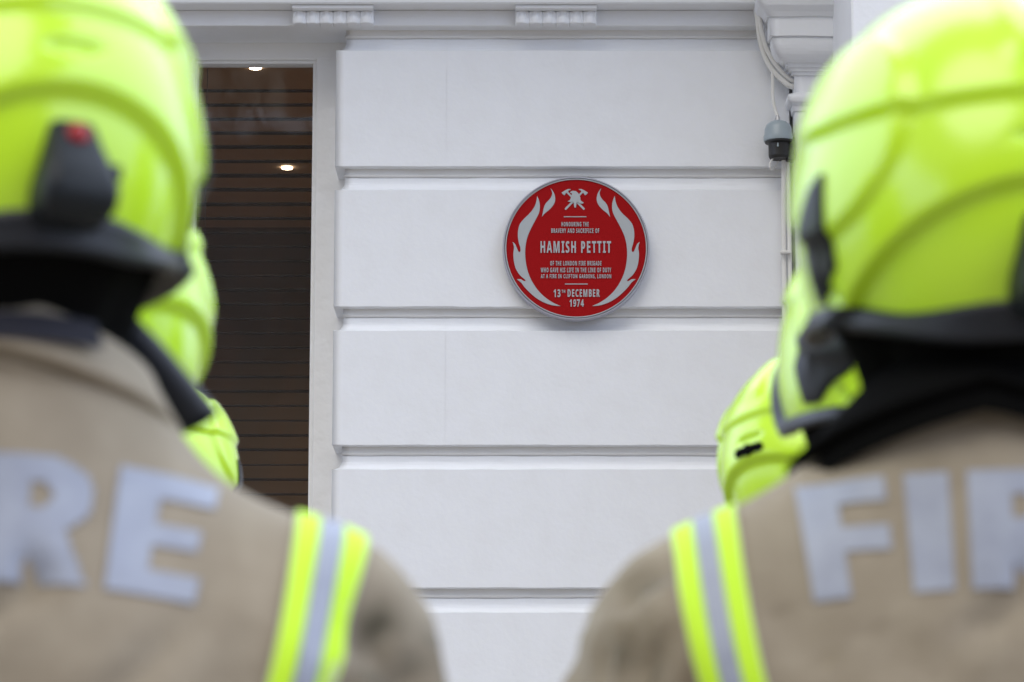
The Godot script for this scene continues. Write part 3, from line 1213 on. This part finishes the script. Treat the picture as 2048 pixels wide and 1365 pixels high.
func helmet(person: Node3D, at: Vector3, yaw: float, pitch: float, roll: float, o: Dictionary) -> void:
	var h := part("helmet", cache.shell, M.helmet_yellow, person)
	h.set_meta("label", "fluorescent yellow fire helmet")
	h.position = at
	h.rotation_order = EULER_ORDER_YXZ
	h.rotation_degrees = Vector3(pitch, yaw, roll)
	h.scale = Vector3.ONE * o.get("size", 1.0)
	part("rim", cache.rim, M.helmet_black, h)
	part("neck_curtain", curtain_mesh(o.get("drop", 0.10), o.get("rx", 0.098), o.get("rz", 0.10), o.get("fwd", -0.01)), M.curtain, h)
	if o.get("lamp", true):
		part("rear_lamp", cache.lamp, M.lamp_black, h).position = Vector3(0, -0.064, -0.008)
		part("lamp_lens", cache.lens, M.lamp_red, h).position = Vector3(0, -0.064, -0.008)
	else:
		part("lamp_slot", cache.slot, M.curtain, h)
	for s in [-1.0, 1.0]:
		var g := part("hinge_cover", (cache.hinge_big if o.get("big_hinge", false) else cache.hinge_left) if s < 0 else cache.hinge_right, M.helmet_black, h)
		g.set_meta("label", "black visor hinge cover on the helmet's side")
	if o.get("cheek", false):
		var cg := MB.new()
		var rows := []
		for k in 15:
			var t := k / 14.0
			var w := lerpf(-2.5, -0.35, t)
			var c := Vector3(-0.118, -0.105 + 0.04 * sin(w), -0.03 + 0.036 * cos(w) + 0.01 * t)
			var th := 0.004 + 0.012 * sin(PI * sqrt(t))
			var row := PackedVector3Array()
			for i in 12:
				var q := TAU * i / 12.0
				row.append(c + Vector3(0.006 * sin(q), th * cos(q) * sin(w), th * cos(q) * cos(w)))
			rows.append(row)
		cg.grid(rows, true)
		part("cheek_guard", cg, M.helmet_yellow, h)
	if o.get("visor", false):
		part("visor", cache.visor, M.visor, h)

func helmet_shapes() -> void:
	cache.shell = shell_mesh()
	cache.rim = rim_mesh()
	cache.lamp = lamp_mesh()
	cache.lens = lens_mesh()
	cache.slot = shell_patch(0.0, 0.145, star([[0.15, 0.035], [-0.15, 0.035], [-0.15, -0.035], [0.15, -0.035]]), 0.004, 0.001)
	var hinge := [[0.16, 0.30], [0.03, 0.23], [-0.11, 0.06], [-0.18, -0.12], [-0.15, -0.36], [-0.05, -0.38], [0.05, -0.27], [0.16, -0.20]]
	var left := []
	for p in hinge:
		left.append([p[0], p[1]])
	var right := []
	for p in hinge:
		right.append([-p[0], p[1]])
	var big := []
	for p in left:
		big.append([p[0] * 1.9 + 0.08, p[1] * 1.15 + 0.06])
	cache.hinge_big = shell_patch(-1.58, -0.02, star(big), 0.005)
	cache.hinge_left = shell_patch(-1.34, -0.05, star(left), 0.004)
	cache.hinge_right = shell_patch(1.34, -0.05, star(right), 0.004)
	cache.visor = shell_patch(PI, -0.16, star([[1.05, 0.25], [0.5, 0.42], [0.0, 0.45], [-0.5, 0.42], [-1.05, 0.25], [-1.0, -0.1], [0.0, -0.16], [1.0, -0.1]]), 0.006)


# ---------------------------------------------------------------- people
# hollows in the cloth: across, up, half sizes, turn, depth
const STRAP := [Vector3(0.07, 1.665, -0.03), Vector3(0.082, 1.65, -0.03), Vector3(0.101, 1.6305, -0.03), Vector3(0.121, 1.607, -0.03), Vector3(0.143, 1.58, -0.03)]
const DENTS := [[0.275, 1.40, 0.018, 0.034, 0.3, 0.022], [0.305, 1.365, 0.010, 0.034, -0.2, 0.016], [0.255, 1.35, 0.012, 0.04, 0.2, 0.014], [-0.275, 1.452, 0.03, 0.010, 0.5, 0.012], [-0.275, 1.40, 0.010, 0.045, 0.25, 0.018], [-0.24, 1.375, 0.009, 0.04, 0.3, 0.016], [-0.305, 1.385, 0.012, 0.04, -0.1, 0.014], [0.0, 1.42, 0.035, 0.010, 0.5, 0.013], [-0.05, 1.38, 0.07, 0.012, -0.5, 0.012], [0.10, 1.37, 0.06, 0.012, 0.8, 0.012], [0.03, 1.445, 0.012, 0.02, 0.2, 0.010], [-0.14, 1.40, 0.05, 0.010, -0.7, 0.010]]
# old soot and grease on the upper arms: across, up, half sizes, darkness
const STAINS := [[0.283, 1.415, 0.020, 0.022, 0.75], [0.315, 1.40, 0.013, 0.018, 0.6], [0.285, 1.375, 0.022, 0.016, 0.5], [0.33, 1.36, 0.010, 0.02, 0.4], [0.292, 1.42, 0.008, 0.012, 0.3], [-0.27, 1.455, 0.02, 0.010, 0.5], [-0.29, 1.40, 0.011, 0.035, 0.4], [-0.262, 1.385, 0.010, 0.035, 0.4], [-0.005, 1.432, 0.012, 0.010, 0.35]]

func stain(n: FastNoiseLite, p: Vector3) -> Color:
	var d := 0.0
	if p.z > -0.02:
		for q in STAINS:
			var w := Vector2((p.x - q[0]) / q[2], (p.y - q[1]) / q[3])
			d = maxf(d, q[4] * exp(-w.length_squared()))
	d *= 1.0 + n.get_noise_3d(p.x * 5.0, p.y * 5.0, p.z * 5.0)
	d += 0.06 * clampf(n.get_noise_3d(p.x * 2.0, p.y * 2.0, 4.0) + 0.2, 0.0, 1.0)
	d = clampf(d, 0.0, 0.8)
	return Color(1.0 - d, 1.0 - d * 0.99, 1.0 - d * 1.02)

func fold(n: FastNoiseLite, p: Vector3) -> float:
	# soft creases of heavy cloth, deeper round the armpits
	var side := smoothstep(0.14, 0.27, absf(p.x)) * smoothstep(1.48, 1.38, p.y)
	var f := n.get_noise_3d(p.x * 1.0, p.y * 0.75, p.z)
	var g := n.get_noise_3d(p.x * 2.1 + 7.0, p.y * 1.1 + 3.0, p.z * 2.0)
	var dents := 0.0
	for q in DENTS:
		var w := Vector2((p.x - q[0]) * cos(q[4]) + (p.y - q[1]) * sin(q[4]), -(p.x - q[0]) * sin(q[4]) + (p.y - q[1]) * cos(q[4]))
		dents -= q[5] * exp(-(w.x * w.x / (q[2] * q[2]) + w.y * w.y / (q[3] * q[3])))
	return f * 0.008 + (-absf(g) * 0.030 + 0.004) * side + (dents if p.z > 0.0 else 0.0)

func on_jacket(n: FastNoiseLite, x: float, y: float, off: float) -> Variant:
	var b: Blob = cache.jacket_blob
	var p = b.hit(Vector3(x, y, 0.5), Vector3(0, 0, -1), 0.6)
	if p == null:
		return null
	var g: Vector3 = b.grad(p)
	return p + g * (fold(n, p) + off)

func glyph(ch: String, u: float, v: float) -> bool:      # block capitals; u right 0..1, v up 0..1
	match ch:
		"F":
			return u < 0.46 or v > 0.79 or (v > 0.38 and v < 0.59)
		"I":
			return true
		"E":
			return u < 0.46 or v > 0.79 or v < 0.21 or (v > 0.40 and v < 0.60 and u < 0.93)
		"R":
			if u < 0.42:
				return true
			var q := Vector2((u - 0.5) / 0.48, (v - 0.69) / 0.31).length()
			if u < 0.5 and v > 0.38:
				q = absf(v - 0.69) / 0.31
			var hole := Vector2(maxf(absf(u - 0.48) - 0.03, 0.0) / 0.10, (v - 0.69) / 0.10).length() < 1.0
			if q < 1.0 and not hole:
				return true
			var c := 0.52 + (0.42 - v) * 0.62
			return v < 0.45 and u > c - 0.22 and u < c + 0.22
	return false

func letters(jacket: Node3D, n: FastNoiseLite, top: float, height: float, bow: float, from: float) -> void:
	var x := -0.148 + from
	for ch in ["F", "I", "R", "E"]:
		var w: float = {"F": 0.068, "I": 0.034, "R": 0.083, "E": 0.072}[ch]
		var nu := int(w / 0.0028)
		var nv := int(height / 0.0032)
		var mb := MB.new()
		var id := {}
		for i in nu:
			for j in nv:
				if not glyph(ch, (i + 0.5) / nu, (j + 0.5) / nv):
					continue
				var q := []
				for k in [[0, 0], [1, 0], [1, 1], [0, 1]]:
					var key := Vector2i(i + k[0], j + k[1])
					if not id.has(key):
						var arc: float = (x + w * key.x / nu) / bow
						var rad: float = bow - height + height * key.y / nv
						var p = on_jacket(n, sin(arc) * rad, top - bow + cos(arc) * rad, 0.0013)
						id[key] = mb.pt(p) if p != null else -1
					q.append(id[key])
				if q.min() >= 0:
					mb.tri(q[0], q[1], q[2])
					mb.tri(q[0], q[2], q[3])
		var o := part("letter", mb, M.reflective, jacket)
		o.set_meta("label", "silver reflective letter " + ch + " on the jacket's back")
		x += w + 0.0145

func brace_band(n: FastNoiseLite, s: float, x0: float, x1: float, off: float, tilt: float, shift: float) -> MB:
	# runs from the shoulder's front over the crest and down the back
	var b: Blob = cache.jacket_blob
	var mb := MB.new()
	var rows := []
	for j in 46:
		var row := PackedVector3Array()
		for i in 5:
			var hit = null
			var f: float = lerpf(x0, x1, i / 4.0) + shift
			if j < 20:
				var w := lerpf(-0.9, PI / 2, j / 19.0)      # from the front, up and to the back
				var dir := Vector3(0, cos(w), sin(w))
				hit = b.hit(Vector3(s * (f - tilt * 0.14 * (1.0 - cos(w))), 1.34, 0) + dir * 0.4, -dir, 0.5)
			else:
				var y := lerpf(1.34, 0.86, (j - 19) / 26.0)
				hit = b.hit(Vector3(s * (f - tilt * (0.14 + (1.34 - y) * 0.5)), y, 0.4), Vector3(0, 0, -1), 0.5)
			if hit == null:
				continue
			var g: Vector3 = b.grad(hit)
			row.append(hit + g * (fold(n, hit) + off))
		if row.size() == 5:
			rows.append(row)
	mb.grid(rows, false, s > 0.0)
	return mb

func collar_mesh(rx0: float, rx1: float, y0: float, y1: float, dz: float, dip := 0.028, xs := 1.0) -> ArrayMesh:
	var mb := MB.new()
	var rows := []
	for prof in [[-0.4, 0.0, -0.022], [-0.15, 0.0, -0.008], [-0.02, 0.0, -0.01], [0.0, 0.0, 0.004], [0.1, 0.0, 0.010], [0.35, 0.0, 0.007], [0.7, 0.0, 0.004], [0.95, 0.0, 0.003], [1.0, 0.0, -0.001], [0.97, 0.0, -0.006], [0.5, 0.0, -0.008]]:
		var row := PackedVector3Array()
		for i in 64:
			var a := TAU * i / 64.0
			var r: float = lerpf(rx0, rx1, prof[0]) + prof[2]
			var y: float = lerpf(y0, y1, prof[0])
			# the collar dips towards the front
			row.append(Vector3(sin(a) * r * xs, y - (0.5 - 0.5 * cos(a)) * 0.045 - absf(sin(a)) * dip, cos(a) * r * 0.92 + dz))
		rows.append(row)
	mb.grid(rows, true)
	return mb.mesh()

func person(label: String, at: Vector3, turn: float, size: float, hpos: Vector3, hrot: Vector3, o: Dictionary) -> Node3D:
	var p := thing("person", label, "person", at, "firefighters facing the plaque")
	p.rotation_degrees.y = turn
	p.scale = Vector3.ONE * size
	var local := (hpos - at).rotated(Vector3.UP, -deg_to_rad(turn)) / size
	var bd := part("body", cache.body, M.skin, p)
	bd.position = Vector3(local.x, 0, local.z + 0.0)
	var near: bool = o.get("near", false)
	var n := FastNoiseLite.new()
	n.seed = o.get("seed", 1)
	n.frequency = 5.0
	n.fractal_octaves = 2
	var jk: MeshInstance3D
	if near:
		var mb := MB.new()
		mb.v = cache.jacket.v.duplicate()
		mb.t = cache.jacket.t
		mb.u = cache.jacket.u
		var nm: PackedVector3Array = cache.jacket.normals()
		for i in mb.v.size():
			mb.c.append(stain(n, mb.v[i]))
			mb.v[i] += nm[i] * fold(n, mb.v[i])
		jk = part("jacket", mb, M.jacket, p)
		letters(jk, n, o.get("letter_top", 1.54), 0.094, o.get("bow", 0.8), o.get("letter_x", 0.0))
		for s in [-1.0, 1.0]:
			var t: float = o.get("tilt", 0.2)
			var sh: float = o.get("shift", 0.029)
			part("tape", brace_band(n, s, 0.1865, 0.2385, 0.0028, t, sh), M.tape_edge, jk)
			part("tape", brace_band(n, s, 0.188, 0.2035, 0.0036, t, sh), M.tape_yellow, jk)
			part("tape", brace_band(n, s, 0.2215, 0.2370, 0.0036, t, sh), M.tape_yellow, jk)
			part("reflective_tape", brace_band(n, s, 0.2045, 0.2205, 0.0042, t, sh), M.reflective, jk)
	else:
		jk = part("jacket", cache.jacket.mesh() if not cache.has("jacket_plain") else cache.jacket_plain, M.jacket, p)
		cache.jacket_plain = jk.mesh
	var cm: Material = M.curtain if o.get("black_collar", false) else M.jacket
	var c := part("collar", cache.black_collar if o.get("black_collar", false) else cache.collar, cm, jk)
	c.position.y = o.get("collar_up", 0.0)
	if near and not o.get("black_collar", false):
		var tab := MB.new()
		var rows := []
		for j in 5:
			var row := PackedVector3Array()
			for i in 13:
				var a := lerpf(-0.62, 0.62, i / 12.0)
				var r := lerpf(0.1204, 0.1105, j / 4.0) + 0.0095
				row.append(Vector3(sin(a) * r, lerpf(1.594, 1.615, j / 4.0) - (0.5 - 0.5 * cos(a)) * 0.045, cos(a) * r * 0.92 - 0.012 + 0.002))
			rows.append(row)
		tab.grid(rows)
		part("collar_tab", tab, M.navy, jk).position.y = o.get("collar_up", 0.0)
	if o.has("strap"):
		var sb := MB.new()
		var rows := []
		for q in smooth_path(o.strap, 6):
			var row := PackedVector3Array()
			for i in 16:
				var w := TAU * i / 16.0
				row.append(q + Vector3(0.014 * cos(w), 0.008 * cos(w) + 0.002 * sin(w), 0.012 * sin(w)))
			rows.append(row)
		sb.grid(rows, true)
		part("collar_strap", sb, M.helmet_black, jk)
	part("trousers", cache.legs, M.trousers, p)
	for s in [-1.0, 1.0]:
		part("boot", cache.boot, M.boot, p).position = Vector3(0.11 * s, 0.0, 0.0)
		var hd := part("glove", cache.hand, M.boot, p)
		hd.position = Vector3(0.34 * s, 0.815, -0.095)
		hd.scale.x = -s
	helmet(p, local, hrot.y - turn, hrot.x, hrot.z, o)
	return p

func people() -> void:
	cache.jacket_blob = jacket_blob()
	var mb := MB.new()
	cache.jacket_blob.nets(mb, Vector3(-0.50, 0.62, -0.26), Vector3(0.50, 1.70, 0.24), 0.015)
	cache.jacket = mb
	cache.body = body_mesh()
	cache.hand = hand_mesh()
	cache.legs = legs_mesh()
	cache.boot = boot_mesh()
	cache.collar = collar_mesh(0.122, 0.106, 1.588, 1.632, -0.012)
	cache.black_collar = collar_mesh(0.142, 0.098, 1.578, 1.632, -0.012, 0.036, 1.05)
	helmet_shapes()
	person("person at left foreground seen from behind, yellow helmet with black rear lamp, tan collar", Vector3(-0.386, 0, -2.33), 4.0, 1.015, Vector3(-0.393, 1.795, -2.33), Vector3(-6, 26, 0), {"near": true, "size": 1.02, "seed": 5, "drop": 0.075, "rx": 0.10, "rz": 0.08, "fwd": -0.03, "letter_top": 1.536, "collar_up": 0.026, "bow": 0.95, "letter_x": 0.010, "shift": 0.031, "strap": STRAP})
	person("person at right foreground seen from behind, tan jacket lettered FIRE under black neck cover", Vector3(0.387, 0, -2.53), -4.0, 1.024, Vector3(0.394, 1.794, -2.53), Vector3(3, 9, 3), {"near": true, "seed": 9, "black_collar": true, "drop": 0.085, "rx": 0.088, "rz": 0.095, "fwd": -0.005, "letter_top": 1.537, "collar_up": 0.026, "size": 1.075, "shift": 0.008, "bow": 1.3})
	person("person with tilted yellow helmet standing just ahead of the left foreground firefighter", Vector3(-0.45, 0, -3.02), 30.0, 0.98, Vector3(-0.444, 1.785, -3.0), Vector3(0, 40, 8), {"lamp": false})
	person("person farthest ahead at left whose bright helmet top shows over a shoulder", Vector3(-0.63, 0, -5.5), 0.0, 1.05, Vector3(-0.644, 1.962, -5.5), Vector3(0, 10, 0), {"lamp": false})
	person("person at right middle distance in yellow helmet with small black slot on its back", Vector3(0.46, 0, -4.4), -30.0, 1.02, Vector3(0.458, 1.825, -4.4), Vector3(0, -46, 10), {"lamp": false})
	person("person close ahead of the right foreground firefighter, black hinge cover below the near helmet's edge", Vector3(0.43, 0, -3.2), 20.0, 0.98, Vector3(0.428, 1.792, -3.2), Vector3(0, 33, 0), {"lamp": false, "big_hinge": true})
